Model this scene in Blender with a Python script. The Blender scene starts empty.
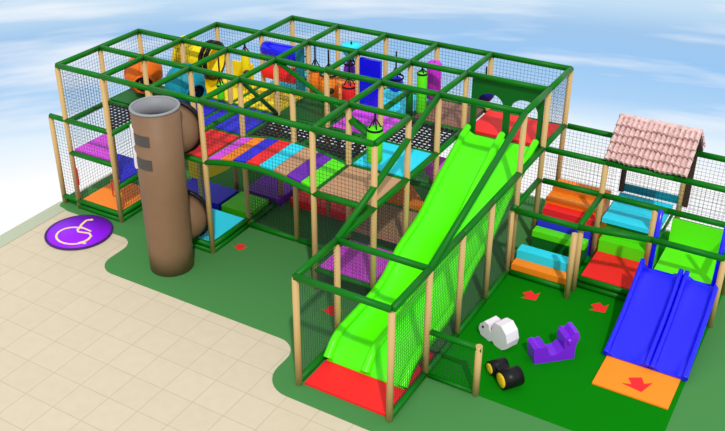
import bpy, bmesh, math, random
from mathutils import Vector, Matrix
random.seed(7)
C = bpy.context.scene.collection
M = 1.2192            # one grid bay of the play frame (4 ft)
R = 7.36              # right end of the tall frame, in bays
U = .045
H = 3.25+U              # top beams
D = 2.05+U              # main deck level
PI = math.pi

# ------------------------------------------------------------------ camera
cam = bpy.data.objects.new('camera', bpy.data.cameras.new('camera'))
C.objects.link(cam)
yaw, pit, rol, fpx, cx, cy = 2.1341373, -0.5016504, -0.0169127, 927.489, 325.61, 194.72
fw = Vector((math.cos(pit)*math.cos(yaw), math.cos(pit)*math.sin(yaw), math.sin(pit)))
ri = Vector((math.sin(yaw), -math.cos(yaw), 0)); up = ri.cross(fw)
r2 = ri*math.cos(rol)+up*math.sin(rol); u2 = -ri*math.sin(rol)+up*math.cos(rol)
m = Matrix((r2, u2, -fw)).transposed().to_4x4(); m.translation = Vector((13.969132, -12.070376, 9.86796+.045))
cam.matrix_world = m
cam.data.sensor_width = 36; cam.data.lens = fpx*36/725
cam.data.shift_x = (362.5-cx)/725; cam.data.shift_y = (cy-215.5)/725
cam.data.clip_end = 300
bpy.context.scene.camera = cam
vs = bpy.context.scene.view_settings
vs.view_transform = 'Standard'; vs.look = 'None'; vs.gamma = 1; vs.use_curve_mapping = False
vs.exposure = 0.0

# ------------------------------------------------------------------ sky and sun
W = bpy.data.worlds.new('sky'); bpy.context.scene.world = W; W.use_nodes = True
nt = W.node_tree; nt.nodes.clear(); N = nt.nodes.new; L = nt.links.new
tc = N('ShaderNodeTexCoord'); sep = N('ShaderNodeSeparateXYZ'); L(tc.outputs['Generated'], sep.inputs[0])
mp = N('ShaderNodeMapping'); mp.inputs['Scale'].default_value = (4, 4, 42); mp.inputs['Rotation'].default_value = (0, 0, .4)
L(tc.outputs['Generated'], mp.inputs[0])
nz = N('ShaderNodeTexNoise'); nz.inputs['Scale'].default_value = 1.0; nz.inputs['Detail'].default_value = 4
L(mp.outputs[0], nz.inputs['Vector'])
rmp = N('ShaderNodeMapRange'); rmp.inputs[1].default_value = -.5; rmp.inputs[2].default_value = .5
L(sep.outputs[2], rmp.inputs[0])
cr = N('ShaderNodeValToRGB'); L(rmp.outputs[0], cr.inputs[0])
e = cr.color_ramp.elements
e[0].position = 0.0; e[0].color = (1, 1, 1, 1)
e[1].position = .058; e[1].color = (1.0, 1.0, 1.0, 1)
for p, c in ((.095, (.78, .90, 1)), (.125, (.42, .66, .94)), (.165, (.33, .58, .90)), (.19, (.36, .58, .86)), (.215, (.55, .74, .92)), (.30, (.80, .86, .95)), (.5, (.92, .95, 1)), (1.0, (.84, .87, .93))):
    k = e.new(p); k.color = (*c, 1)
cl = N('ShaderNodeValToRGB'); L(nz.outputs[0], cl.inputs[0])
cl.color_ramp.elements[0].position = .50; cl.color_ramp.elements[0].color = (0, 0, 0, 1)
cl.color_ramp.elements[1].position = .72; cl.color_ramp.elements[1].color = (.75, .75, .75, 1)
mx = N('ShaderNodeMix'); mx.data_type = 'RGBA'
L(cl.outputs[0], mx.inputs[0]); L(cr.outputs[0], mx.inputs[6]); mx.inputs[7].default_value = (.93, .96, 1, 1)
bg = N('ShaderNodeBackground'); L(mx.outputs[2], bg.inputs[0]); bg.inputs[1].default_value = 1.0
wo = N('ShaderNodeOutputWorld'); L(bg.outputs[0], wo.inputs[0])
sun = bpy.data.objects.new('sun', bpy.data.lights.new('sun', 'SUN')); C.objects.link(sun)
sun.data.energy = 2.1; sun.data.angle = .03; sun.data.color = (1, .97, .92)
sun.rotation_euler = Vector((.46, -.60, .90)).to_track_quat('Z', 'Y').to_euler()

# ------------------------------------------------------------------ materials
def lin(c):
    return tuple(x/12.92 if x <= .04045 else ((x+.055)/1.055)**2.4 for x in c)
MATS = {}
def mat(name, rgb, rough=.5, spec=.22, noise=0):
    if name in MATS: return MATS[name]
    a = bpy.data.materials.new(name); a.use_nodes = True
    b = a.node_tree.nodes['Principled BSDF']
    col = lin([x/255 for x in rgb])
    b.inputs['Base Color'].default_value = (*col, 1); b.inputs['Roughness'].default_value = rough
    b.inputs['Specular IOR Level'].default_value = spec
    if noise:
        n = a.node_tree.nodes.new('ShaderNodeTexNoise'); n.inputs['Scale'].default_value = noise; n.inputs['Detail'].default_value = 5
        t = a.node_tree.nodes.new('ShaderNodeTexCoord'); a.node_tree.links.new(t.outputs['Object'], n.inputs['Vector'])
        q = a.node_tree.nodes.new('ShaderNodeMix'); q.data_type = 'RGBA'
        q.inputs[6].default_value = (*[x*.88 for x in col], 1); q.inputs[7].default_value = (*[min(1, x*1.1) for x in col], 1)
        a.node_tree.links.new(n.outputs[0], q.inputs[0]); a.node_tree.links.new(q.outputs[2], b.inputs['Base Color'])
    MATS[name] = a; return a
BEAM = mat('green beam foam', (6, 108, 14), .42, .15)
POST = mat('tan post foam', (198, 164, 106), .5, .3)
NET = mat('black netting', (54, 56, 64), .8, .1)
LIME = mat('lime plastic', (84, 246, 0), .3, .3)
RED = mat('red vinyl', (246, 38, 38)); ORANGE = mat('orange vinyl', (255, 140, 28)); CYAN = mat('cyan vinyl', (40, 220, 246))
PINK = mat('pink vinyl', (236, 86, 242)); BLUE = mat('blue vinyl', (44, 44, 226)); PURPLE = mat('purple vinyl', (112, 36, 182))
YELLOW = mat('yellow vinyl', (250, 222, 24)); TAN = mat('tan vinyl', (196, 150, 112)); TEAL = mat('teal vinyl', (8, 140, 160))
BROWN = mat('brown vinyl', (150, 104, 84)); GREENPAD = mat('green vinyl', (18, 104, 34)); LIMEV = mat('lime vinyl', (92, 232, 20))
BLUEP = mat('blue plastic', (16, 16, 236), .25, .5); BLACK = mat('black vinyl', (18, 18, 20), .4); NAVY = mat('navy vinyl', (22, 22, 120))
BARK = mat('brown trunk shell', (128, 98, 72), .55, .3, 3); GREY = mat('grey lining', (140, 142, 146), .5)
DGREY = mat('painted hollow shade', (78, 72, 68), .5); WHITE = mat('white vinyl', (232, 226, 232), .4); MAGENTA = mat('magenta vinyl', (205, 40, 212))
VIOLET = mat('violet disc', (150, 24, 248), .5, .2); DVIOLET = mat('dark violet rim', (70, 20, 110)); CREAM = mat('cream mark', (250, 224, 150), .5, .2)
HUB = mat('yellow hub', (244, 200, 40)); RIDER = mat('purple rider vinyl', (120, 24, 216), .3, .5); MARK = mat('red mark', (240, 40, 42), .6, .2)
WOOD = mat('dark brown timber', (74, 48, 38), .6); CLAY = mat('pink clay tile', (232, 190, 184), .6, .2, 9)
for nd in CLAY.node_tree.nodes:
    if nd.type == 'MIX': nd.inputs[6].default_value = (*lin((.62, .40, .38)), 1); nd.inputs[7].default_value = (*lin((1, .90, .88)), 1)  # strong brown mottle stands in for shade between the tile rows
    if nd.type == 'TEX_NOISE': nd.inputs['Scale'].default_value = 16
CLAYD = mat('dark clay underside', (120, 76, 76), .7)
KERB = mat('grey green edging', (178, 186, 160), .7, .2)
CARPET = mat('muted green carpet', (72, 132, 72), .95, .02); TURF = mat('bright green carpet', (10, 120, 10), .95, .02)
REDH = mat('red painted steel', (206, 40, 40), .35)

def tile_mat():
    a = bpy.data.materials.new('beige floor tile'); a.use_nodes = True; t = a.node_tree; b = t.nodes['Principled BSDF']
    tcn = t.nodes.new('ShaderNodeTexCoord'); br = t.nodes.new('ShaderNodeTexBrick')
    t.links.new(tcn.outputs['Object'], br.inputs['Vector'])
    br.offset = 0; br.inputs['Scale'].default_value = 1; br.inputs['Brick Width'].default_value = M/2; br.inputs['Row Height'].default_value = M/2
    br.inputs['Mortar Size'].default_value = .011; br.inputs['Mortar Smooth'].default_value = .6
    br.inputs['Color1'].default_value = (*lin((.81, .76, .655)), 1); br.inputs['Color2'].default_value = (*lin((.80, .75, .645)), 1)
    br.inputs['Mortar'].default_value = (*lin((.74, .68, .565)), 1)
    n = t.nodes.new('ShaderNodeTexNoise'); n.inputs['Scale'].default_value = 5; n.inputs['Detail'].default_value = 5
    t.links.new(tcn.outputs['Object'], n.inputs['Vector'])
    r = t.nodes.new('ShaderNodeMapRange'); r.inputs[3].default_value = .94; r.inputs[4].default_value = 1.06; t.links.new(n.outputs[0], r.inputs[0])
    v = t.nodes.new('ShaderNodeVectorMath'); v.operation = 'SCALE'; t.links.new(br.outputs[0], v.inputs[0]); t.links.new(r.outputs[0], v.inputs['Scale'])
    t.links.new(v.outputs[0], b.inputs['Base Color']); b.inputs['Roughness'].default_value = .7; b.inputs['Specular IOR Level'].default_value = .2
    return a

# ------------------------------------------------------------------ mesh helpers
def P(i, j, z): return Vector((i*M, j*M, z))
def new(): return bmesh.new()
def frame_of(d):
    d = d.normalized(); a = Vector((0, 0, 1)) if abs(d.z) < .9 else Vector((1, 0, 0))
    x = d.cross(a).normalized(); return x, x.cross(d).normalized()
def tube(bm, p, q, r, seg=10, cap=True, r1=None):
    p = Vector(p); q = Vector(q); x, y = frame_of(q-p); r1 = r if r1 is None else r1
    a = [bm.verts.new(p+(x*math.cos(t)+y*math.sin(t))*r) for t in [2*PI*k/seg for k in range(seg)]]
    b = [bm.verts.new(q+(x*math.cos(t)+y*math.sin(t))*r1) for t in [2*PI*k/seg for k in range(seg)]]
    for k in range(seg):
        bm.faces.new((a[k], a[(k+1) % seg], b[(k+1) % seg], b[k])).smooth = True
    if cap:
        bm.faces.new(a[::-1]); bm.faces.new(b)
    return bm
def path(bm, pts, r, seg=8, closed=False):
    pts = [Vector(p) for p in pts]; n = len(pts); rings = []
    for k, p in enumerate(pts):
        if closed: d = pts[(k+1) % n]-pts[k-1]
        else: d = pts[min(k+1, n-1)]-pts[max(k-1, 0)]
        x, y = frame_of(d); rr = r[k] if isinstance(r, (list, tuple)) else r
        rings.append([bm.verts.new(p+(x*math.cos(t)+y*math.sin(t))*rr) for t in [2*PI*s/seg for s in range(seg)]])
    for k in range(n if closed else n-1):
        a = rings[k]; b = rings[(k+1) % n]
        for s in range(seg): bm.faces.new((a[s], a[(s+1) % seg], b[(s+1) % seg], b[s])).smooth = True
    if not closed: bm.faces.new(rings[0][::-1]); bm.faces.new(rings[-1])
    return bm
def box(bm, x0, x1, y0, y1, z0, z1):
    v = [bm.verts.new((x, y, z)) for z in (z0, z1) for x, y in ((x0, y0), (x1, y0), (x1, y1), (x0, y1))]
    for f in ((3, 2, 1, 0), (4, 5, 6, 7), (0, 1, 5, 4), (1, 2, 6, 5), (2, 3, 7, 6), (3, 0, 4, 7)): bm.faces.new([v[k] for k in f])
    return bm
def prism(bm, pts, axis_vec):
    a = [bm.verts.new(Vector(p)) for p in pts]; b = [bm.verts.new(Vector(p)+Vector(axis_vec)) for p in pts]; n = len(a)
    bm.faces.new(a[::-1]); bm.faces.new(b)
    for k in range(n): bm.faces.new((a[k], a[(k+1) % n], b[(k+1) % n], b[k]))
    return bm
def lathe(bm, prof, c=(0, 0, 0), axis=(0, 0, 1), seg=24, closed=False):
    c = Vector(c); ax = Vector(axis).normalized(); x, y = frame_of(ax); rings = []
    for r, h in prof:
        if r < 1e-5: rings.append([bm.verts.new(c+ax*h)])
        else: rings.append([bm.verts.new(c+ax*h+(x*math.cos(t)+y*math.sin(t))*r) for t in [2*PI*k/seg for k in range(seg)]])
    pr = list(zip(rings, rings[1:]))
    if closed: pr.append((rings[-1], rings[0]))
    for a, b in pr:
        for k in range(seg):
            q = []
            for v in (a[k % len(a)], a[(k+1) % len(a)], b[(k+1) % len(b)], b[k % len(b)]):
                if v not in q: q.append(v)
            if len(q) > 2: bm.faces.new(q).smooth = True
    return bm
def rounded(bm, r=.02, seg=2):
    ed = [x for x in bm.edges if len(x.link_faces) == 2 and x.calc_face_angle(0) > .5]
    bmesh.ops.bevel(bm, geom=ed, offset=r, segments=seg, affect='EDGES', profile=.5)
    return bm
def wloc(o):
    v = Vector((0, 0, 0))
    while o is not None: v = v+o.location; o = o.parent
    return v
def obj(name, bm, ma, parent=None, world=True):
    bmesh.ops.recalc_face_normals(bm, faces=bm.faces[:])
    if parent is not None and world: bmesh.ops.translate(bm, verts=bm.verts[:], vec=-wloc(parent))
    me = bpy.data.meshes.new(name); bm.to_mesh(me); bm.free(); me.materials.append(ma)
    o = bpy.data.objects.new(name, me); C.objects.link(o); o.parent = parent
    return o
def tag(o, label, cat, group=None):
    o['label'] = label; o['category'] = cat
    if group: o['group'] = group
    return o
def thing(name, label, cat, loc=(0, 0, 0), group=None, rz=0):
    o = bpy.data.objects.new(name, None); o.empty_display_size = .1; C.objects.link(o); o.location = loc; o.rotation_euler = (0, 0, rz)
    return tag(o, label, cat, group)
def struct(name, bm, ma):
    o = obj(name, bm, ma); o['kind'] = 'structure'; return o
def dup(o, parent, loc):
    c = o.copy(); C.objects.link(c); c.parent = parent; c.location = loc; return c
def arc(c, r, a0, a1, n=10):
    return [(c[0]+r*math.cos(math.radians(a0+(a1-a0)*k/n)), c[1]+r*math.sin(math.radians(a0+(a1-a0)*k/n))) for k in range(n+1)]

# ------------------------------------------------------------------ the setting
struct('floor', box(new(), -.48*M, 14*M, -9*M, 4.5*M, -.3, 0), tile_mat())
struct('trim_1', box(new(), -.48*M, -.17*M, -9*M, -.02*M, 0, .012), KERB)

rc = .34
out = [(-.42, .3), (-.42, -.06), (-.36, -.15), (-.1, -.2), (1.0, -.2), (1.02, -.36)]+arc((1.34, -.66), .30, 80, 0, 6)
out += arc((1.64+rc, -.96), rc, 180, 270, 8)[0:]
out += [(2.6, -1.30), (4.2, -1.30)]+arc((5.22, -1.64), .34, 90, 0, 8)+arc((5.56+.42, -1.86), .42, 180, 270, 8)
out += [(R, -2.28), (R+.6, -2.28), (14, -2.28), (14, 4.45), (-.40, 4.45)]
cb = prism(new(), [P(i, j, 0.0005) for i, j in out], (0, 0, .012))
tag(obj('carpet', cb, CARPET), 'muted green carpet with wavy front edge under the whole playground', 'carpet')
cb = box(new(), (R+.02)*M, 10.365*M, -1.0*M, 4.4*M, .0125, .019)
tag(obj('carpet', cb, TURF), 'bright green carpet of the toddler corner where the riding toys stand', 'carpet')
CZ = .0125; TZ = .019

# ------------------------------------------------------------------ tall play frame (posts, beams, nets)
RB = .058; RP = .054
main = thing('play_frame', 'tall green beamed play frame on tan posts with black safety nets', 'play frame', P(3, 1, 0))
slidef = thing('slide_frame', 'sloping green frame on tan posts around the big lime slide', 'slide frame', P(6.7, 0, 0))
todd = thing('toddler_frame', 'low green toddler frame right of the lime slide, with foam steps inside', 'play frame', P(8.4, 2.5, 0))
def node(p): return Vector((p[0]*M, p[1]*M, p[2]))
def beam(fr, a, b, name='beam', r=RB):
    return obj(name, path(new(), [node(a), node(b)], r, 10), BEAM, fr)
def post(fr, i, j, z1, z0=CZ, name='post', r=RP):
    return obj(name, tube(new(), P(i, j, z0), P(i, j, z1), r, 12), POST, fr)
def net_bm(p0, p1, z0, z1, pitch=.072, t=.0019, bm=None):
    """a net in the upright plane over p0-p1 (bays), z0..z1, knotted cord by cord"""
    bm = bm or new(); a = P(*p0, 0); b = P(*p1, 0); d = b-a; Ln = d.length; d.normalize(); nrm = Vector((-d.y, d.x, 0))
    def cord(p, q, s1, s2):
        v = [bm.verts.new(x+s1*k*t+s2*l*t) for x in (p, q) for k, l in ((-1, -1), (1, -1), (1, 1), (-1, 1))]
        for k in range(4): bm.faces.new((v[k], v[(k+1) % 4], v[4+(k+1) % 4], v[4+k]))
    m0 = RP; n = max(2, int((Ln-2*m0)/pitch)); zz = Vector((0, 0, 1))
    for k in range(1, n):
        x = m0+(Ln-2*m0)*k/n; cord(a+d*x+zz*z0, a+d*x+zz*z1, d, nrm)
    n2 = max(2, int((z1-z0)/pitch))
    for k in range(1, n2):
        z = z0+(z1-z0)*k/n2; cord(a+d*m0+zz*z, a+d*(Ln-m0)+zz*z, zz, nrm)
    return bm
def net(fr, p0, p1, z0, z1, **k): return obj('safety_net', net_bm(p0, p1, z0, z1, **k), NET, fr)

for i, jj in ((0, (0, 1, 2)), (1, (0, 1, 2, 3)), (2, (0, 1, 2, 3, 4)), (3, (0, 1, 2, 3, 4)), (4, (1, 2, 3, 4)), (5, (0, 1, 2, 3, 4)), (6, (0, 1, 2, 3, 4))):
    for j in jj: post(main, i, j, H-.03)
post(main, -.365, 0, D-.03)
def run(fr, pts, z, name):
    for a, b in zip(pts, pts[1:]): beam(fr, (*a, z), (*b, z), name)
tb = 'top_beam'
run(main, [(0, 0), (1, 0), (2, 0), (3, 0), (5, 0), (6, 0)], H, tb)
run(main, [(k, 1) for k in range(7)], H, tb); run(main, [(k, 2) for k in range(7)], H, tb)
run(main, [(k, 3) for k in range(1, 7)], H, tb); run(main, [(k, 4) for k in range(2, 7)], H, tb)
for i, j0, j1 in ((0, 0, 2), (1, 0, 3), (2, 0, 4), (3, 0, 4), (4, 2, 4), (5, 0, 4), (6, 0, 1), (6, 2, 4)):
    run(main, [(i, j) for j in range(j0, j1+1)], H, tb)
db = 'deck_beam'; zb = D-.05
run(main, [(-.365, 0), (0, 0), (1, 0)], D, db); run(main, [(1, 0), (1, 1), (1, 2)], zb, db); run(main, [(0, 0), (0, 1), (0, 2)], zb, db)
run(main, [(0, 1), (1, 1)], zb, db); run(main, [(0, 2), (1, 2), (2, 2), (3, 2), (4, 2), (5, 2), (6, 2)], zb, db)
run(main, [(2, 0), (3, 0)], zb, db); run(main, [(5, 0), (6, 0)], zb, db); run(main, [(6, 0), (6, 1), (6, 2), (6, 3)], D, db)
run(main, [(k, 1) for k in range(2, 7)], zb, db); run(main, [(k, 3) for k in range(2, 7)], zb, db); run(main, [(k, 4) for k in range(2, 7)], zb, db)
run(main, [(2, 0), (2, 1), (2, 2), (2, 3)], zb, db); run(main, [(3, 0), (3, 1), (3, 2), (3, 3), (3, 4)], zb, db)
run(main, [(4, 1), (4, 2), (4, 3), (4, 4)], zb, db); run(main, [(5, 0), (5, 1), (5, 2), (5, 3), (5, 4)], zb, db)
run(main, [(0, 0), (1, 0)], 1.40-.05, db); run(main, [(1, 0), (1, 1)], .87-.05, db)
run(main, [(5, 2), (6, 2)], 1.40-.06, db); run(main, [(6, 2), (6, 3)], 1.40-.06, db); run(main, [(5, 0), (6, 0)], .5-.05, db)
run(main, [(5, 0), (5, 1)], .5-.05, db); run(main, [(5, 1), (6, 1)], .5-.05, db)
rl = 'rail'
beam(main, (3, 0, D+.6), (3, 2, D+.6), rl); beam(main, (5, 2, D+.6), (5, 3, D+.6), rl)
beam(main, (3, 2, H), (5, 2, D), 'brace', .05); beam(main, (3, 1, H), (3, 2, D), 'brace', .045); beam(main, (5, 1, 3.0), (5.5, 1, 2.68), 'brace', .05)
cu = 'curb_beam'
for z in (.06, .19): run(main, [(0, 0), (1, 0), (1, 1)], z, cu)
for z in (.06, .19): run(main, [(2, 0), (3, 0), (3, 1)], z, cu)
run(main, [(3, 1), (3, 2)], .07, cu); run(main, [(3, 1), (4, 1), (5, 1), (6, 1)], .07, cu); run(main, [(-.365, 0), (0, 0)], .19, cu)
# nets of the tall frame
net(main, (-.365, 0), (0, 0), .24, D-.06)
for j in (0, 1): net(main, (0, j), (0, j+1), .05, zb); net(main, (0, j), (0, j+1), D, H-.06)
net(main, (0, 0), (1, 0), D+.06, H-.06); net(main, (0, 0), (1, 0), 1.40, D-.06)
net(main, (1, 0), (1, 1), .24, D-.06)
net(main, (0, 2), (1, 2), .05, zb); net(main, (0, 2), (1, 2), D, H-.06); net(main, (1, 2), (1, 3), .05, H-.06)
for i in (1, 2): net(main, (i, 3 if i == 1 else 4), (i+1, 3 if i == 1 else 4), .05, H-.06)
for i in (3, 4, 5): net(main, (i, 4), (i+1, 4), .05, H-.06)
net(main, (2, 3), (2, 4), .05, H-.06)
net(main, (2.0, 0), (3, 0), .24, zb-.06)
net(main, (5, 0), (6, 0), D, H-.06)
for i in (3, 4): net(main, (i, 1), (i+1, 1), D, H-.06); net(main, (i, 1), (i+1, 1), .12, zb-.06)
net(main, (5, 1), (6, 1), .12, zb-.06); net(main, (5, 0), (6, 0), .55, zb-.06)
net(main, (3, 1), (3, 2), .12, zb-.06); net(main, (3, 2), (4, 2), D, H-.06)
net(main, (6, 0), (6, 1), .1, D-.06); net(main, (6, 1), (6, 2), .1, D-.06)
net(main, (5, 2), (6, 2), D, H-.06); net(main, (3, 2), (3, 3), D, H-.06); net(main, (4, 2), (5, 2), D, H-.06); net(main, (5, 3), (6, 3), D, H-.06)

# lime slide's frame
for i, j, z in ((6, -2, D-.03), (6, -1, D-.03), (R, -2, D-.03), (R, -1, D-.03), (R, 0, D-.03), (R, 1, D-.03), (R, 2, H-.03), (R, 3, H-.03), (R, 4, H-.03)): post(slidef, i, j, z)
run(slidef, [(6, 4), (R, 4)], H, tb); run(slidef, [(6, 3), (R, 3)], H, tb); run(slidef, [(6, 2), (R, 2)], H, tb); run(slidef, [(R, 2), (R, 3), (R, 4)], H, tb)
beam(slidef, (6, 2, H), (6, -1, D), 'sloping_beam'); beam(slidef, (R, 2, H), (R, -1, D), 'sloping_beam')
run(slidef, [(6, -2), (6, -1), (6, 0)], D, rl); run(slidef, [(R, -2), (R, -1), (R, 0), (R, 1), (R, 2), (R, 3), (R, 4)], D, rl)
run(slidef, [(6, -2), (R, -2)], D, rl); run(slidef, [(6, -1), (R, -1)], D, rl)
run(slidef, [(6, 3), (R, 3)], D-.08, db); run(slidef, [(6, 4), (R, 4)], D-.05, db)
run(slidef, [(6, -2), (6, -1), (6, 0)], .09, cu); run(slidef, [(R, -2), (R, -1), (R, 0), (R, 1), (R, 2)], .075, cu)
for j in (-2, -1): net(slidef, (6, j), (6, j+1), .15, D-.06, pitch=.062)
for j in (-2, -1, 0, 1): net(slidef, (R, j), (R, j+1), .13, D-.06, pitch=.062)
net(slidef, (6, 4), (R, 4), .05, H-.06); net(slidef, (R, 3), (R, 4), D+.06, H-.06)
ar = new()
a0, a1 = 6.09, 7.29
prf = [(a0, 2.02), (a0, 3.17), (a1, 3.17), (a1, 2.02)]
def hole(c, w, zt): return [(c+w/2, 2.02)]+[(c+w/2*math.cos(t), zt-.26+.26*math.sin(t)) for t in [PI*k/12 for k in range(13)]]+[(c-w/2, 2.02)]
prf += hole(6.985, .46, 2.92)+hole(6.415, .46, 2.92)
prism(ar, [P(i, 3.03, z+U) for i, z in prf], (0, .05, 0))
tag(obj('arch_panel', ar, mat('dark green panel', (10, 96, 28), .5)), 'dark green panel with two arched openings above the top of the lime slide', 'panel')

# toddler frame
TR = 1.37+U
for i, j, z in ((R, 1.84, TR), (8.38, 1.70, TR), (8.40, 1.93, TR), (8.365, 3, D), (9.19, 3, TR), (9.365, 4, D), (10.365, 2.05, TR), (10.365, 3, D), (10.365, 4, D)):
    post(todd, i, j, z-.03, TZ)
run(todd, [(R+.05, 1.87), (8.38, 1.87), (9.365, 2.05), (10.365, 2.05)], TR, rl); run(todd, [(R+.06, 3), (8.365, 3), (9.365, 3), (10.365, 3)], TR, rl)
run(todd, [(R, 1.87), (R, 3)], TR, rl); run(todd, [(8.38, 1.87), (8.365, 3)], TR, rl); run(todd, [(10.365, 2.05), (10.365, 3)], TR, rl)
run(todd, [(R+.06, 3), (8.365, 3), (9.365, 3), (10.365, 3)], D, rl); run(todd, [(R+.06, 4), (8.365, 4), (9.365, 4), (10.365, 4)], D, rl); run(todd, [(10.365, 3), (10.365, 4)], D, rl)
run(todd, [(R+.06, 1.87), (8.38, 1.87)], .07, cu)
for z in (.07, .2): run(todd, [(8.42, 2.08), (9.33, 2.08)], z, cu)
for a, b in ((R, 8.365), (8.365, 9.365), (9.365, 10.365)):
    net(todd, (a, 4), (b, 4), .05, D-.06); net(todd, (a, 3), (b, 3), TR+.06, D-.06)

# gate fence beside the slide
gt = thing('low_fence', 'short waist-high net fence jutting out beside the foot of the lime slide', 'fence', P(8.09, -1, TZ))
obj('post', tube(new(), P(8.09, -1, TZ), P(8.09, -1, .98), .055, 12), POST, gt)
obj('rail', path(new(), [P(R+.06, -1, .93), P(8.13, -1, .93)], .05), BEAM, gt)
obj('curb_beam', path(new(), [P(R+.06, -1, .055), P(8.05, -1, .055)], .035), BEAM, gt)
obj('safety_net', net_bm((R, -1), (8.09, -1), .1, .88, pitch=.062), NET, gt)

# ------------------------------------------------------------------ decks and pads
def pad(pts, z, ma, label, th=.1, ins=.062, cat='deck pad', name='deck_pad', group=None):
    n = len(pts); cxy = Vector((sum(p[0] for p in pts)/n, sum(p[1] for p in pts)/n)); q = []
    for k in range(n):
        p0 = Vector(pts[k-1]); p1 = Vector(pts[k]); p2 = Vector(pts[(k+1) % n])
        d1 = (p1-p0).normalized(); d2 = (p2-p1).normalized(); n1 = Vector((-d1.y, d1.x)); n2 = Vector((-d2.y, d2.x))
        s = 1 if (cxy-p1).dot(n1) > 0 else -1
        bis = (n1+n2)*s; k2 = ins/M/ (1+n1.dot(n2)); q.append(p1+bis*k2)
    bm = prism(new(), [P(v.x, v.y, z-th) for v in q], (0, 0, th)); rounded(bm, .015, 2)
    return tag(obj(name, bm, ma), label, cat, group)
def sq(i0, i1, j0, j1): return [(i0, j0), (i1, j0), (i1, j1), (i0, j1)]
def lattice(pts, z, label):
    """open rope-floor: crossing flat straps"""
    bm = new(); t = .017; pitch = .105
    i0 = min(p[0] for p in pts); i1 = max(p[0] for p in pts); j0 = min(p[1] for p in pts); j1 = max(p[1] for p in pts); tri = len(pts) == 3
    n = int((i1-i0)*M/pitch)
    for k in range(1, n):
        f = k/n; x = (i0+(i1-i0)*f)*M
        y0 = j1-(j1-j0)*f if tri else j0
        if (j1-y0)*M < .16: continue
        box(bm, x-t, x+t, y0*M+.062, j1*M-.062, z-.02, z)
        y = (j0+(j1-j0)*f)*M; x0 = i1-(i1-i0)*f if tri else i0
        if (i1-x0)*M < .16: continue
        box(bm, x0*M+.062, i1*M-.062, y-t, y+t, z-.026, z-.006)
    return tag(obj('rope_floor', bm, BLACK), label, 'rope floor')
G0 = CZ+.001
# entrance tower, bottom to top
pad(sq(0, 1, 0, 1), .21, ORANGE, 'orange floor pad at the bottom of the left climbing tower', th=.19, cat='floor pad', name='foam_pad')
pad([(1, 0), (1, 1), (0, 1)], .87, BLUE, 'blue triangular step deck in the left climbing tower, left of the tree')
pad([(0, 0), (1, 0), (0, 1)], 1.42, PINK, 'pink triangular step deck high in the left climbing tower')
lattice([(1, 0), (1, 1), (0, 1)], D, 'black triangular rope floor atop the left tower, behind the tree trunk')
pad(sq(0, 1, 1, 2), D+.02, GREENPAD, 'dark green deck beneath the orange crawl ball')
pad([(-.365, 0), (0, 0), (0, .3), (-.365, .3)], .16, GREENPAD, 'small green entry step at the far left corner post', th=.145, ins=.03, cat='step', name='entry_step')
# main deck
pad(sq(1, 2, 1, 2), D, BLUE, 'blue deck just right of the teal crawl ball, behind the tree top')
pad(sq(1, 2, 2, 3), D, YELLOW, 'yellow deck under the yellow tube in the back left corner')
pad(sq(2, 3, 0, 1), D, RED, 'red deck at the left end of the striped bridge')
pad(sq(2, 3, 1, 2), D, BLUE, 'blue deck behind the red deck by the tree')
pad(sq(2, 3, 2, 3), D, YELLOW, 'yellow deck in front of the red roller')
pad(sq(2, 3, 3, 4), D, CYAN, 'cyan deck behind the rollers at the back')
lattice(sq(3, 4, 1, 2), D, 'black rope floor behind the left half of the striped bridge')
lattice(sq(4, 5, 1, 2), D, 'black rope floor behind the right half of the striped bridge')
pad(sq(3, 4, 2, 3), D, GREENPAD, 'dark green deck in front of the orange punch bags')
pad(sq(3, 4, 3, 4), D, ORANGE, 'orange deck under the cluster of hanging bags')
pad(sq(4, 5, 2, 3), D, PINK, 'pink deck behind the hanging lime bag')
pad(sq(4, 5, 3, 4), D, CYAN, 'cyan deck behind the upright blue panel')
pad(sq(5, 6, 0, 1), D, TAN, 'tan deck at the right end of the striped bridge')
pad(sq(5, 6, 1, 2), D, CYAN, 'cyan deck left of the upper lime slide')
lattice(sq(5, 6, 2, 3), D, 'black rope floor beside the top of the lime slide')
pad(sq(5, 6, 3, 4), D, BROWN, 'brown deck at the back under the magenta bag')
pad(sq(6, R, 3, 4), D+.01, RED, 'red deck behind the arched panel at the head of the lime slide')
# lower levels
pad(sq(2, 3, 0, 1), .21, CYAN, 'cyan floor pad at the foot of the tree trunk', th=.19, cat='floor pad', name='foam_pad')
def low(pts, z, ma, label): pad(pts, z, ma, label, th=z-G0, ins=.02, cat='floor pad', name='foam_pad')
low(sq(2.30, 2.94, 1.12, 1.74), .2, LIMEV, 'lime floor pad behind the cyan one under the bridge')
low(sq(1.2, 2.26, 1.12, 1.74), .2, BLUE, 'dark blue floor pad behind the tree under the red deck')
low(sq(2.3, 3.1, 1.80, 2.8), .2, PURPLE, 'purple floor pad under the bridge, behind the lime one')
low(sq(3.2, 4.45, 1.95, 2.6), .2, RED, 'red floor pad in the shade under the right half of the bridge')
pad(sq(5, 6, 0, 1), .5, PINK, 'pink low deck under the tan deck, left of the slide foot')
pad(sq(5, 6, 1, 2), .72, TAN, 'tan low deck in the shade under the upper cyan deck')
pad([(5, 2), (6, 2), (5, 3)], .80, ORANGE, 'orange triangular step deck left of the middle of the lime slide')
pad([(6, 2), (6, 3), (5, 3)], 1.42, PINK, 'pink triangular step deck tucked beside the lime slide')
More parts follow.
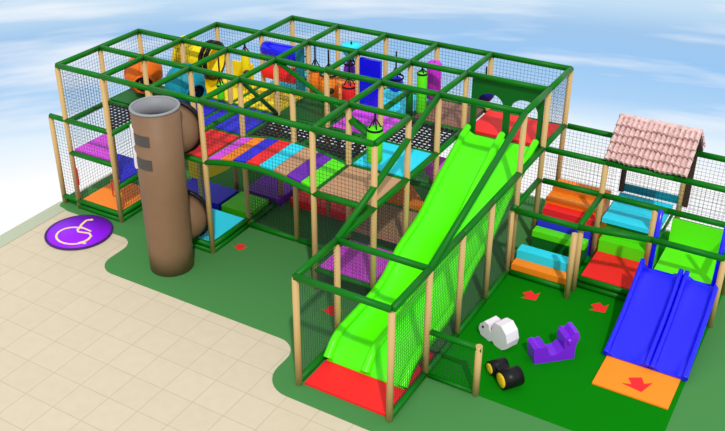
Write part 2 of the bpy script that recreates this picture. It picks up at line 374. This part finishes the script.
# red landing mat, orange landing mat
tag(obj('landing_mat', rounded(box(new(), 6.07*M, 7.29*M, -1.97*M, -.55*M, G0, .06), .012), RED), 'red landing mat at the foot of the double lime slide', 'mat')
tag(obj('landing_mat', rounded(box(new(), 9.32*M, 10.3*M, -.03*M, 1.02*M, TZ+.001, .05), .01), ORANGE), 'orange landing mat at the foot of the blue slide', 'mat')

# ------------------------------------------------------------------ striped bridge
br = thing('arched_bridge', 'arched bridge of striped coloured foam planks beside the tree', 'bridge', P(4, .5, D))
def bz(i): return D+.17*math.sin(PI*(i-3)/2)
for k, (ma, nm) in enumerate(((PINK, 'pink'), (ORANGE, 'orange'), (BLUE, 'blue'), (RED, 'red'), (CYAN, 'cyan'), (TAN, 'tan'), (PURPLE, 'purple'), (LIMEV, 'lime'))):
    i0 = 3.01+k*.2475; bm = new(); v = []
    pts = [(i0+.006, bz(i0)), (i0+.2415, bz(i0+.2475)), (i0+.2415, bz(i0+.2475)-.07), (i0+.006, bz(i0)-.07)]
    prism(bm, [P(i, .06, z) for i, z in pts], (0, .88*M, 0)); rounded(bm, .008, 1)
    o = obj('plank', bm, ma, br); o['label'] = nm+' plank'
for j in (0, 1): obj('side_beam', path(new(), [P(3+k/6, j, bz(3+k/6)-.05) for k in range(13)], .055, 10), BEAM, br)
for i in (3, 4): 
    bm = net_bm((i, 0), (i+1, 0), D+.2, H-.06) ; obj('safety_net', bm, NET, br)

# ------------------------------------------------------------------ tree trunk climber
tx, ty = 2.66, -.62; TH = 3.385; TRr = .44
tr = thing('tree_trunk_climber', 'hollow brown tree trunk climbing tube with side tunnels, front left', 'climbing tube', P(tx, ty, CZ))
c = P(tx, ty, 0)
obj('trunk', lathe(new(), [(TRr-.015, CZ), (TRr-.01, .5), (TRr-.005, 1.8), (TRr, TH), (TRr-.03, TH), (TRr-.035, 1.5), (TRr-.03, CZ)], c, seg=40, closed=True), BARK, tr)
obj('lining', lathe(new(), [(TRr-.037, TH-.42), (TRr-.037, TH-.001), (TRr-.046, TH-.001), (TRr-.046, TH-.42)], c, seg=40, closed=True), GREY, tr)
obj('inner_floor', lathe(new(), [(0, TH-.34), (TRr-.045, TH-.34), (TRr-.045, TH-.31), (0, TH-.31)], c, seg=40), DGREY, tr)  # disc coloured dark to stand for the shaded depth of the hollow trunk
obj('rim', lathe(new(), [(TRr-.010+.028*math.cos(t), TH+.026*math.sin(t)) for t in [2*PI*k/8 for k in range(8)]], c, seg=40, closed=True), GREY, tr)
for zc in (2.66, .76):
    tn = new(); axis = Vector((2.48*M, 0, 0))-Vector((tx*M, ty*M, 0)); axis.z = 0
    s = Vector((tx*M-.03, ty*M+.30, zc)); e2 = Vector((2.52*M, -.05, zc)); ax = (e2-s); ln = ax.length
    prof = [(.30, .0), (.43, ln*.3), (.48, ln*.65), (.49, ln), (.46, ln), (.45, ln*.65), (.40, ln*.3), (.27, 0)]
    obj('side_tunnel', lathe(tn, prof, s, ax, 32, True), BARK, tr)
    cb = lathe(new(), [(.46, ln-.02), (.55, ln-.02), (.55, ln+.045), (.46, ln+.045)], s, ax, 32, True)
    o = obj('collar', cb, BLACK, tr)
def patch(bm, a0, a1, z0, z1, r0, r1, n=12):
    g = []
    for k in range(n+1):
        t = math.radians(a0+(a1-a0)*k/n); d = Vector((math.cos(t), math.sin(t), 0))
        g.append([bm.verts.new(c+d*r+Vector((0, 0, z))) for r, z in ((r0, z0), (r1, z0), (r1, z1), (r0, z1))])
    for k in range(n):
        for s in range(4): bm.faces.new((g[k][s], g[k][(s+1) % 4], g[k+1][(s+1) % 4], g[k+1][s]))
    bm.faces.new(g[0]); bm.faces.new(g[-1][::-1]); return bm
for z0, z1 in ((2.78, 2.98), (2.31, 2.51)):
    w = obj('window_slot_shade', patch(new(), -114, -68, z0, z1, TRr-.02, TRr+.012), DGREY, tr)  # solid dark patch, painted as the shade inside an open slot
    fr = patch(new(), -150, -118, z0-.05, z1+.06, TRr-.02, TRr+.035, 5)
    o = obj('window_frame', fr, WHITE, w); o['label'] = 'white window edge'

# ------------------------------------------------------------------ double lime slide
def spline(pts, n=6):
    r = []
    for k in range(len(pts)-1):
        p0 = pts[max(k-1, 0)]; p1 = pts[k]; p2 = pts[k+1]; p3 = pts[min(k+2, len(pts)-1)]
        for s in range(n):
            t = s/n
            r.append(tuple(.5*(2*b+(-a+c_)*t+(2*a-5*b+4*c_-d)*t*t+(-a+3*b-3*c_+d)*t**3) for a, b, c_, d in zip(p0, p1, p2, p3)))
    r.append(tuple(pts[-1])); return r
def slide(t, rim, ir, ma, r=.05, names=('side_rail', 'divider_rail', 'side_rail')):
    st = spline(rim, 5); bm = new(); rings = []
    for j, zr, zbd in st:
        sec = []
        for a, b in zip(ir, ir[1:]):
            a2 = a+.04; b2 = b-.04
            sec += [(a, zr-.02), (a2, zbd+.05), (a2+.07, zbd), (b2-.07, zbd), (b2, zbd+.05)]
        sec += [(ir[-1], zr-.02)]
        sec += [(ir[-1]+.02, max(zbd-.05, .062)), (ir[0]-.02, max(zbd-.05, .062))]
        rings.append([bm.verts.new(P(i, j, z)) for i, z in sec])
    for a, b in zip(rings, rings[1:]):
        n = len(a)
        for k in range(n): bm.faces.new((a[k], a[(k+1) % n], b[(k+1) % n], b[k])).smooth = True
    bm.faces.new(rings[0]); bm.faces.new(rings[-1][::-1])
    obj('slide_bed', bm, ma, t)
    for i, nm in zip(ir, names):
        obj(nm, path(new(), [P(i, j, zr) for j, zr, _ in st], [r*(1+.35*(k/(len(st)-1))**6) for k in range(len(st))], 10), ma, t)
ls = thing('double_slide', 'double lime green wavy slide running down to the red mat', 'slide', P(6.7, -1.4, CZ))
slide(ls, [(2.96, 2.22, 2.08), (2.7, 2.10, 1.95), (2.3, 1.86, 1.70), (1.84, 1.57, 1.40), (1.42, 1.25, 1.09), (1.15, 1.11, .96), (.9, 1.03, .89), (.65, .94, .80), (.45, .80, .65), (.2, .62, .47), (-.1, .51, .35), (-.5, .465, .30), (-.8, .45, .28), (-1.05, .43, .25), (-1.25, .34, .16), (-1.37, .20, .09), (-1.43, .12, .075)], (6.1, 6.69, 7.25), LIME, .066)

# ------------------------------------------------------------------ blue slide
bs = thing('double_slide', 'double blue slide in the toddler corner down to the orange mat', 'slide', P(9.8, .7, TZ))
slide(bs, [(2.12, .93, .80), (1.8, .68, .55), (1.5, .47, .34), (1.2, .32, .2), (.95, .22, .12), (.75, .14, .085), (.62, .09, .075)], (9.3, 9.84, 9.92, 10.34), BLUEP, .045, ('side_rail', 'divider_rail', 'divider_rail', 'side_rail'))
for i in (9.42, 10.3): obj('hood_side', path(new(), [P(i, 2.06, .85), P(i, 2.1, 1.4), P(i, 2.14, 1.95)], .045, 10), BLUEP, bs)

# ------------------------------------------------------------------ toddler foam steps and decks
def step(i0, i1, j0, j1, z0, z1, ma, label, cat='foam step', name='foam_step', r=.03):
    tag(obj(name, rounded(box(new(), i0*M, i1*M, j0*M, j1*M, z0, z1), r, 3), ma), label, cat)
ia, ib = R+.045, 8.29
step(ia, ib, 1.915, 2.11, TZ+.03, .225, ORANGE, 'low orange foam step at the very front of the left toddler bay', r=.05)
step(ia, ib, 2.12, 2.32, TZ+.001, .40, CYAN, 'cyan foam step right behind the front orange one', r=.05)
step(ia, ib, 2.33, 2.72, TZ+.001, .11, GREENPAD, 'dark green foam trough between cyan and lime steps')
step(ia+.02, ib, 2.73, 2.90, TZ+.001, .325, GREENPAD, 'dark green foam riser carrying the thin lime step')
step(ia+.02, ib, 2.72, 2.90, .328, .46, LIMEV, 'thin lime foam step in front of the blue one in the left toddler bay')
step(ia+.02, ib, 2.92, 3.06, TZ+.001, .58, BLUE, 'blue foam step between the lime and red ones', r=.03)
step(ia+.04, ib, 3.08, 3.28, TZ+.001, .76, RED, 'red foam step below the orange toddler decks')
step(ia, ib, 3.29, 3.58, TZ+.001, .86, ORANGE, 'front half of the orange toddler deck, beside the red foam step')
step(ia, ib, 3.59, 3.95, TZ+.001, .93, ORANGE, 'rear half of the orange toddler deck, against the back net')
tag(obj('foam_post', lathe(new(), [(0, TZ+.101), (.06, TZ+.101), (.06, .5), (.05, .55), (0, .57)], P(8.14, 2.55, 0), seg=16), LIMEV), 'short round lime foam post inside the left toddler bay', 'foam post')
ic, id_ = 8.43, 9.28
step(ic, id_, 2.17, 2.98, TZ+.001, .21, RED, 'red floor pad beside the top of the blue slide', 'floor pad', 'foam_pad')
step(ic, id_, 2.99, 3.16, TZ+.001, .46, LIMEV, 'front lime foam step behind the red floor pad')
step(ic, id_, 3.17, 3.34, TZ+.001, .55, LIMEV, 'rear lime foam step under the cyan toddler deck')
step(ic, id_, 2.98, 3.38, .86, .95, CYAN, 'front half of the cyan toddler deck above the lime steps', 'deck pad', 'deck_pad')
step(ic, id_, 3.39, 3.95, .86, .95, CYAN, 'rear half of the cyan toddler deck under the tiled roof', 'deck pad', 'deck_pad')
for i in (ic-.03, id_+.03): obj('deck_support', box(new(), i*M-.02, i*M+.02, 2.98*M, 3.95*M, .78, .85), BEAM, todd)
step(9.46, 10.3, 2.16, 2.95, .66, .76, LIMEV, 'lime deck at the head of the blue slide', 'deck pad', 'deck_pad')
step(9.46, 10.3, 2.97, 3.03, .3, 1.3, LIMEV, 'lime back panel behind the blue slide', 'panel', 'back_panel')

# ------------------------------------------------------------------ playhouse with tiled roof
ph = thing('playhouse', 'open playhouse with scalloped pink clay tile roof at the right', 'playhouse', P(8.9, 3.55, TZ))
h0, h1 = 8.33, 9.55; EV, RG = 2.14, 2.73; ja, jm, jb = 3.0, 3.55, 4.1
def slope(bm, j0, j1, z0, z1, rows=5):
    a = P(h0, j0, z0); b = P(h0, j1, z1); dn = (b-a); w = (h1-h0)*M; nc = 16; res = 5
    nrm = Vector((1, 0, 0)).cross(dn).normalized()
    if nrm.z < 0: nrm = -nrm
    for r_ in range(rows):
        grid = []
        for f, lift in ((r_/rows-.02, .10), (r_/rows+.5/rows, .06), ((r_+1)/rows+.02, .015)):
            row = []
            for k in range(nc*res+1):
                x = w*k/(nc*res); s = abs(math.sin(PI*k/res))
                jit = .018*math.sin(k//res*7.3+r_*3.1)
                row.append(a+dn*(f+jit)+Vector((x, 0, 0))+nrm*(lift+.065*s))
            grid.append(row)
        top = [[bm.verts.new(p) for p in row] for row in grid]
        edge = [bm.verts.new(p-nrm*(.08)) for p in grid[0]]
        for q0, q1 in ((top[0], top[1]), (top[1], top[2]), (edge, top[0])):
            for k in range(nc*res): bm.faces.new((q0[k], q0[k+1], q1[k+1], q1[k]))
    return bm
rb = prism(new(), [P(h0+.01, ja, EV), P(h0+.01, jm, RG), P(h0+.01, jb, EV), P(h0+.01, jb-.03, EV-.03), P(h0+.01, jm, RG-.05), P(h0+.01, ja+.03, EV-.03)], ((h1-h0-.02)*M, 0, 0))
rf = obj('roof', rb, CLAYD, ph)
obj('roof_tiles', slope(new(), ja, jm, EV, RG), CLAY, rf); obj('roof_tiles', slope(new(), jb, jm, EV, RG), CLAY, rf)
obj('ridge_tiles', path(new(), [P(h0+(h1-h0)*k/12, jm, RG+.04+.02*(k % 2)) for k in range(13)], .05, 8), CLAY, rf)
for i in (8.43, 9.45):
    for j in (3.99,):
        obj('corner_post', box(new(), i*M-.045, i*M+.045, j*M-.045, j*M+.045, .955, EV+ (.03 if 0 else -.02)), WOOD, ph)
obj('wall_panel', box(new(), 8.47*M, 9.4*M, 4.0*M, 4.03*M, .955, 1.12), TEAL, ph)

# ------------------------------------------------------------------ disc and markings
dc = thing('entrance_disc', 'violet round floor disc with cream wheelchair symbol by the left entrance', 'floor sign', P(.62, -.645, 0))
dpr = [(0, .013), (.55*M, .013), (.57*M, .016), (.57*M, .032), (.55*M, .036), (0, .036)]
obj('disc', lathe(new(), [(0, .0125), (.535*M, .0125), (.535*M, .037), (0, .037)], P(.62, -.645, 0), seg=56), VIOLET, dc)
obj('rim', lathe(new(), [(.535*M, .0125), (.575*M, .0125), (.575*M, .035), (.535*M, .039)], P(.62, -.645, 0), seg=56, closed=True), DVIOLET, dc)
RZ = [.041]
def ribbon(bm, pts, w, z0=.0372):
    RZ[0] += .0008; z1 = RZ[0]
    pts = [Vector((p[0]*M, p[1]*M, 0)) for p in pts]; n = len(pts); rows = []
    for k, p in enumerate(pts):
        d = (pts[min(k+1, n-1)]-pts[max(k-1, 0)]).normalized(); s = Vector((-d.y, d.x, 0))*w
        rows.append([bm.verts.new(p+s*e_+Vector((0, 0, z))) for e_, z in ((-1, z0), (1, z0), (1, z1), (-1, z1))])
    for a, b in zip(rows, rows[1:]):
        for k in range(4): bm.faces.new((a[k], a[(k+1) % 4], b[(k+1) % 4], b[k]))
    bm.faces.new(rows[0]); bm.faces.new(rows[-1][::-1]); return bm
sy = new()
wheel = [(.64+.31*math.cos(math.radians(a)), -.79+.26*math.sin(math.radians(a))) for a in range(98, 385, 8)]
ribbon(sy, wheel, .022)
ribbon(sy, [(.50, -.26), (.46, -.31), (.49, -.44), (.56, -.60)], .026)
ribbon(sy, [(.54, -.60), (.62, -.66), (.82, -.60), (.92, -.66)], .022); ribbon(sy, [(.55, -.52), (.70, -.53), (.80, -.54)], .018)
ribbon(sy, [(.91, -.64), (.94, -.74), (.94, -.83), (.88, -.91), (1.01, -.87)], .022)
lathe(sy, [(0, .0372), (.04, .0372), (.04, .041), (0, .041)], P(.52, -.24, 0), seg=14)
obj('wheelchair_symbol', sy, CREAM, dc)

def arrow(i, j, z, rot, label, s=.17):
    pts = [(-.55, .75), (.55, .75), (.5, -.05), (1.25, .1), (.0, -1.0), (-1.25, .1), (-.5, -.05)]
    cr_, sr = math.cos(rot), math.sin(rot)
    bm = prism(new(), [(i*M+s*(x*cr_-y*sr), j*M+s*(x*sr+y*cr_), z+.0005) for x, y in pts], (0, 0, .004))
    tag(obj('arrow_marking', bm, MARK), label, 'floor arrow')
arrow(7.90, 1.48, TZ, .9, 'red floor arrow in front of the orange foam step')
arrow(8.88, 1.70, TZ, .9, 'red floor arrow left of the blue slide, before the red pad')
arrow(3.28, .38, CZ, .4, 'red floor arrow on muted green carpet right of the tree', .13)
arrow(5.52, -.36, CZ, .4, 'red floor arrow under the net left of the lime slide')
arrow(9.84, .25, .05, .55, 'red arrow on the orange landing mat', .2)

# ------------------------------------------------------------------ riding toys
def soft(name, bm, ma, parent, r=.03): return obj(name, rounded(bm, r, 3), ma, parent, world=False)
def side(pts, y0, y1): return prism(new(), [(x, y0, z) for x, z in pts], (0, y1-y0, 0))
wr = thing('riding_toy', 'white animal shaped foam riding toy nearest the lime slide', 'riding toy', P(7.90, .20, TZ), rz=-.40)
body = [(-.30, .02), (-.08, .0), (.0, .05), (.06, .0), (.24, .0), (.33, .06), (.36, .2), (.31, .36), (.18, .47), (.03, .45), (-.03, .34), (-.05, .22), (-.09, .22), (-.13, .33), (-.24, .34), (-.34, .24), (-.37, .12)]
body = [(x*.93, z*.98) for x, z in body]
soft('body', side(body, -.13, .15), WHITE, wr, .03)
for y in (-.135, .155): obj('eye', lathe(new(), [(0, -.004), (.022, -.004), (.022, .004), (0, .004)], (-.24, y, .21), (0, 1, 0), 12), BLACK, wr, False)
obj('seat_insert', rounded(side([(-.046, .23), (-.034, .31), (.018, .415), (.0, .424), (-.053, .32), (-.066, .23)], -.12, .14), .006, 1), mat('pale pink vinyl', (214, 170, 200)), wr, False)
pr = thing('riding_toy', 'purple saddle shaped foam rocker in front of the toddler bays', 'riding toy', P(8.66, .26, TZ), rz=.76)
body = [(-.36, 0), (.34, 0), (.34, .16), (.35, .30), (.40, .42), (.37, .53), (.30, .53), (.25, .46), (.20, .48), (.14, .44), (.13, .34), (.15, .22), (.05, .14), (-.08, .13), (-.14, .18), (-.15, .29), (-.21, .34), (-.26, .31), (-.33, .34), (-.39, .30), (-.38, .15)]
soft('body', side(body, -.15, .15), RIDER, pr, .022)
obj('handle', tube(new(), (.21, -.21, .40), (.21, .21, .40), .035, 14), RIDER, pr, False)
bk = thing('riding_toy', 'black foam tractor riding toy with yellow wheel hubs', 'riding toy', P(8.29, -.53, TZ), rz=.95); bk.scale = (.84, .84, .84)
def cyl(cx_, cz_, r, y0, y1): return rounded(lathe(new(), [(0, y0), (r, y0), (r, y1), (0, y1)], (cx_, 0, cz_), (0, 1, 0), 28), .02, 2)
# local x = axle direction, local y = towards the front wheels
def drum(yc, r, x0, x1): return rounded(lathe(new(), [(0, x0), (r, x0), (r, x1), (0, x1)], (0, yc, r), (1, 0, 0), 28), .02, 2)
obj('rear_roller', drum(-.2, .19, -.2, .2), BLACK, bk, False); obj('front_roller', drum(.24, .14, -.18, .18), BLACK, bk, False)
obj('body', rounded(box(new(), -.13, .13, -.2, .24, .08, .25), .04, 3), BLACK, bk, False)
for yc, r, x in ((-.2, .19, .2), (.24, .14, .18)):
    for s in (-1, 1):
        o = obj('hub', lathe(new(), [(0, 0), (r*.78, 0), (r*.78, .01), (r*.3, .016), (0, .016)], (s*x, yc, r), (s, 0, 0), 24), HUB, bk, False)

# ------------------------------------------------------------------ crawl balls and tubes on the upper deck
def ball(i, j, z, r, ma, label, port):
    t = thing('crawl_ball', label, 'crawl ball', P(i, j, D+.02))
    prof = [(r*math.sin(PI*k/18), -r*math.cos(PI*k/18)) for k in range(19)]
    obj('shell', lathe(new(), prof, P(i, j, z), seg=32), ma, t)
    for k in range(3):
        a = PI*k/3; rg = [P(i, j, z)+Vector((r*1.004*math.cos(b)*math.cos(a), r*1.004*math.cos(b)*math.sin(a), r*1.004*math.sin(b))) for b in [2*PI*q/32 for q in range(32)]]
        obj('seam', path(new(), rg, .016, 6, True), ma, t)
    d = Vector(port).normalized(); q = r*.9
    obj('port', lathe(new(), [(r*.48, q), (r*.55, q), (r*.55, q+.1), (r*.48, q+.1)], P(i, j, z), d, 24, True), ma, t)
    obj('port_shade', lathe(new(), [(0, q+.03), (r*.47, q+.03), (r*.47, q+.04), (0, q+.04)], P(i, j, z), d, 24), BLACK, t)  # black disc painted in for the darkness inside the port
ball(.36, 1.62, D+.45, .42, mat('burnt orange plastic', (226, 106, 18)), 'big orange crawl ball on the dark green deck at upper left', (.8, -.9, -.25))
ball(1.34, 1.6, D+.46, .43, TEAL, 'big teal crawl ball behind the top of the tree trunk', (.9, -.35, -.2))
yt = thing('crawl_tube', 'yellow crawl tube with black end rings at the back left', 'crawl tube', P(1.3, 2.45, D))
ya, yb = P(.66, 2.40, D+.64), P(1.36, 2.47, D+.62)
ax = yb-ya; ln = ax.length
obj('tube', lathe(new(), [(.33, 0), (.35, 0), (.35, ln), (.33, ln)], ya, ax, 28, True), YELLOW, yt)
for h in (.02, ln*.80, ln-.04): obj('ring', lathe(new(), [(.34, h-.03), (.44, h-.03), (.44, h+.03), (.34, h+.03)], ya, ax, 28, True), BLACK if h > .1 else YELLOW, yt)
for f in (.78,): obj('stand', box(new(), *(lambda p: (p.x-.05, p.x+.05, p.y-.25, p.y+.25, D, p.z-.31))(ya+ax*f)), YELLOW, yt)

# rollers
for z, ma, lb, r in ((2.96, BLUEP, 'blue horizontal foam roller high at the back', .175), (2.45, RED, 'red horizontal foam roller below the blue one', .165)):
    t = thing('foam_roller', lb, 'foam roller', P(2.5, 3, z))
    obj('roller', rounded(lathe(new(), [(0, 0), (r*.8, 0), (r, .06), (r, .70*M), (r*.8, .74*M), (0, .74*M)], P(2.04, 3, z), (1, 0, 0), 28), .01, 1), ma, t)
    obj('axle', tube(new(), P(2.03, 3, z), P(2.99, 3, z), .02, 8), BLACK, t)
def panel(i0, i1, j0, j1, z0, z1, ma, label):
    tag(obj('upright_panel', rounded(box(new(), i0*M, i1*M, j0*M, j1*M, z0, z1), .012, 2), ma), label, 'panel')
panel(2.79, 2.95, 2.90, 2.95, D+.005, 3.2, TEAL, 'narrow teal upright panel right of the rollers')
panel(4.06, 4.46, 2.96, 3.02, D+.005, 3.2, BLUEP, 'tall bright blue upright panel in the middle of the upper deck')
panel(1.38, 1.84, 2.90, 2.94, D+.005, 2.56, YELLOW, 'yellow upright panel behind the hanging yellow bag')
obj('sleeve', tube(new(), P(5, 3, D+.03), P(5, 3, 2.75), .075, 14), BEAM, main)

# hanging bags
def bag(i, j, z0, z1, r, ma, label, ztop=H-.05, shape='cyl', spot=None):
    z0 += U; z1 += U
    t = thing('hanging_bag', label, 'punch bag', P(i, j, z0))
    c_ = P(i, j, 0)
    if shape == 'cyl': pr_ = [(0, z0), (r*.85, z0), (r, z0+.03), (r, z1-.03), (r*.85, z1), (0, z1)]
    elif shape == 'ball': h = (z1-z0)/2; pr_ = [(r*math.sin(PI*k/14), z0+h-h*math.cos(PI*k/14)) for k in range(15)]
    elif shape == 'cone': pr_ = [(0, z0), (r*.25, z0), (r*.8, z1-.2), (r, z1-.14), (r, z1-.02), (r*.9, z1), (0, z1)]
    else: pr_ = [(0, z0), (r, z0), (r, z0+(z1-z0)*.6), (r*.75, z0+(z1-z0)*.85), (r*.3, z1), (0, z1)]
    obj('bag', lathe(new(), pr_, c_, seg=24 if shape != 'box' else 4), ma, t)
    if ztop-z1 > .1:
        hk = new(); zh = z1+min(.2, (ztop-z1)*.7)
        for k in range(4):
            a = PI/4+k*PI/2
            tube(hk, P(i, j, z1-.01)+Vector((r*.8*math.cos(a), r*.8*math.sin(a), 0)), P(i, j, zh), .013, 6)
        obj('harness', hk, BLACK, t)
        obj('strap', tube(new(), P(i, j, zh-.01), P(i, j, ztop), .018, 6), BLACK, t)
        obj('collar_band', lathe(new(), [(r*.95, z1-.05), (r*1.04, z1-.05), (r*1.04, z1-.01), (r*.95, z1-.01)], c_, seg=20, closed=True), BLACK, t)
    else:
        obj('strap', tube(new(), P(i, j, z1-.02), P(i, j, ztop), .02, 6), BLACK, t)
    if spot: obj('patch', lathe(new(), [(0, r-.01), (.07, r-.01), (.07, r+.012), (0, r+.012)], P(i, j, z0+(z1-z0)*spot), (.75, -.8, .1), 14), mat('dark patch', (70, 50, 30)), t)
bag(5.45, 1, 2.24, 2.92, .145, LIMEV, 'lime cylinder bag hung from the front top beam by a black harness')
bag(2, 2.5, 2.36, 3.02, .10, YELLOW, 'yellow hanging bag with a dark patch at upper left', spot=.3)
bag(5.22, 3.0, 2.22, 3.10, .105, LIMEV, 'tall lime hanging bag left of the magenta bag at the back')
bag(5.28, 3.32, 2.42, 3.19, .15, MAGENTA, 'magenta hanging bag at the back right of the upper deck')
bag(6.12, 3.52, 2.46, 2.84, .2, NAVY, 'navy ball bag hanging behind the left arched opening', shape='ball')
bag(3.58, 3.5, 2.78, 3.14, .21, CYAN, 'cyan inverted cone bag hanging high at the back', shape='cone')
bag(2.98+.16, 3.0, 2.1, 2.72, .13, ORANGE, 'small orange tapered bag right of the teal panel', shape='taper')
bag(3.45, 2.95, 2.09, 2.70, .2, ORANGE, 'large orange tapered bag with a dark patch in the middle', shape='taper', spot=.4)
bag(3.72, 3.2, 2.52, 2.9, .13, PURPLE, 'purple diamond bag hanging beside the large orange one', shape='ball')
bag(3.82, 3.02, 2.09, 2.48, .15, RED, 'red bag hanging left of the tall blue panel')
bag(4.5, 3.45, 2.3, 2.66, .17, BLUEP, 'round blue ball bag hanging right of the tall blue panel', shape='ball')
bag(1.93, 1.83, 2.2, 2.55, .08, LIMEV, 'small lime bag hanging over the yellow deck')

# grab handles on the entrance posts
def handle(i, sx, label):
    p = P(i, 0, .62)+Vector((sx*.05, -.01, 0)); o_ = Vector((sx*.07, -.012, 0))
    t = tag(obj('grab_handle', path(new(), [p, p+o_, p+o_+Vector((0, 0, .04)), p+o_+Vector((0, 0, .34)), p+o_+Vector((0, 0, .38)), p+Vector((0, 0, .38))], .014, 8), REDH), label, 'grab handle')
handle(0, 1, 'red grab handle on the left entrance post'); handle(1, -1, 'red grab handle on the right entrance post')
# crawl arch below the bridge
ya = new(); n = 14
pts = [P(i, 1.02, z) for i, z in ((1.75, .78), (2.0, .76), (2.3, .96), (2.6, 1.2), (2.82, 1.45), (2.93, 1.75), (2.93, zb-.06), (1.75, zb-.06))]
prism(ya, pts, (0, .05, 0))
tag(obj('curved_panel', ya, mat('olive yellow vinyl', (190, 170, 30))), 'olive yellow curved panel under the red deck by the tree', 'panel')

# repeats of one kind carry a group
GROUPS = {'deck_pad': 'coloured padded decks of the play frame', 'foam_pad': 'padded mats on the ground floor', 'foam_step': 'foam steps in the toddler bays',
          'rope_floor': 'black rope floors', 'hanging_bag': 'bags hanging over the upper deck', 'arrow_marking': 'red floor arrows', 'crawl_ball': 'crawl balls at the upper left',
          'foam_roller': 'foam rollers at the back', 'riding_toy': 'riding toys on the bright green carpet', 'grab_handle': 'grab handles at the entrance',
          'landing_mat': 'landing mats at the slide feet', 'upright_panel': 'upright panels on the upper deck', 'carpet': 'green carpets'}
for o in C.objects:
    b = o.name.split('.')[0]
    if o.parent is None and b in GROUPS: o['group'] = GROUPS[b]
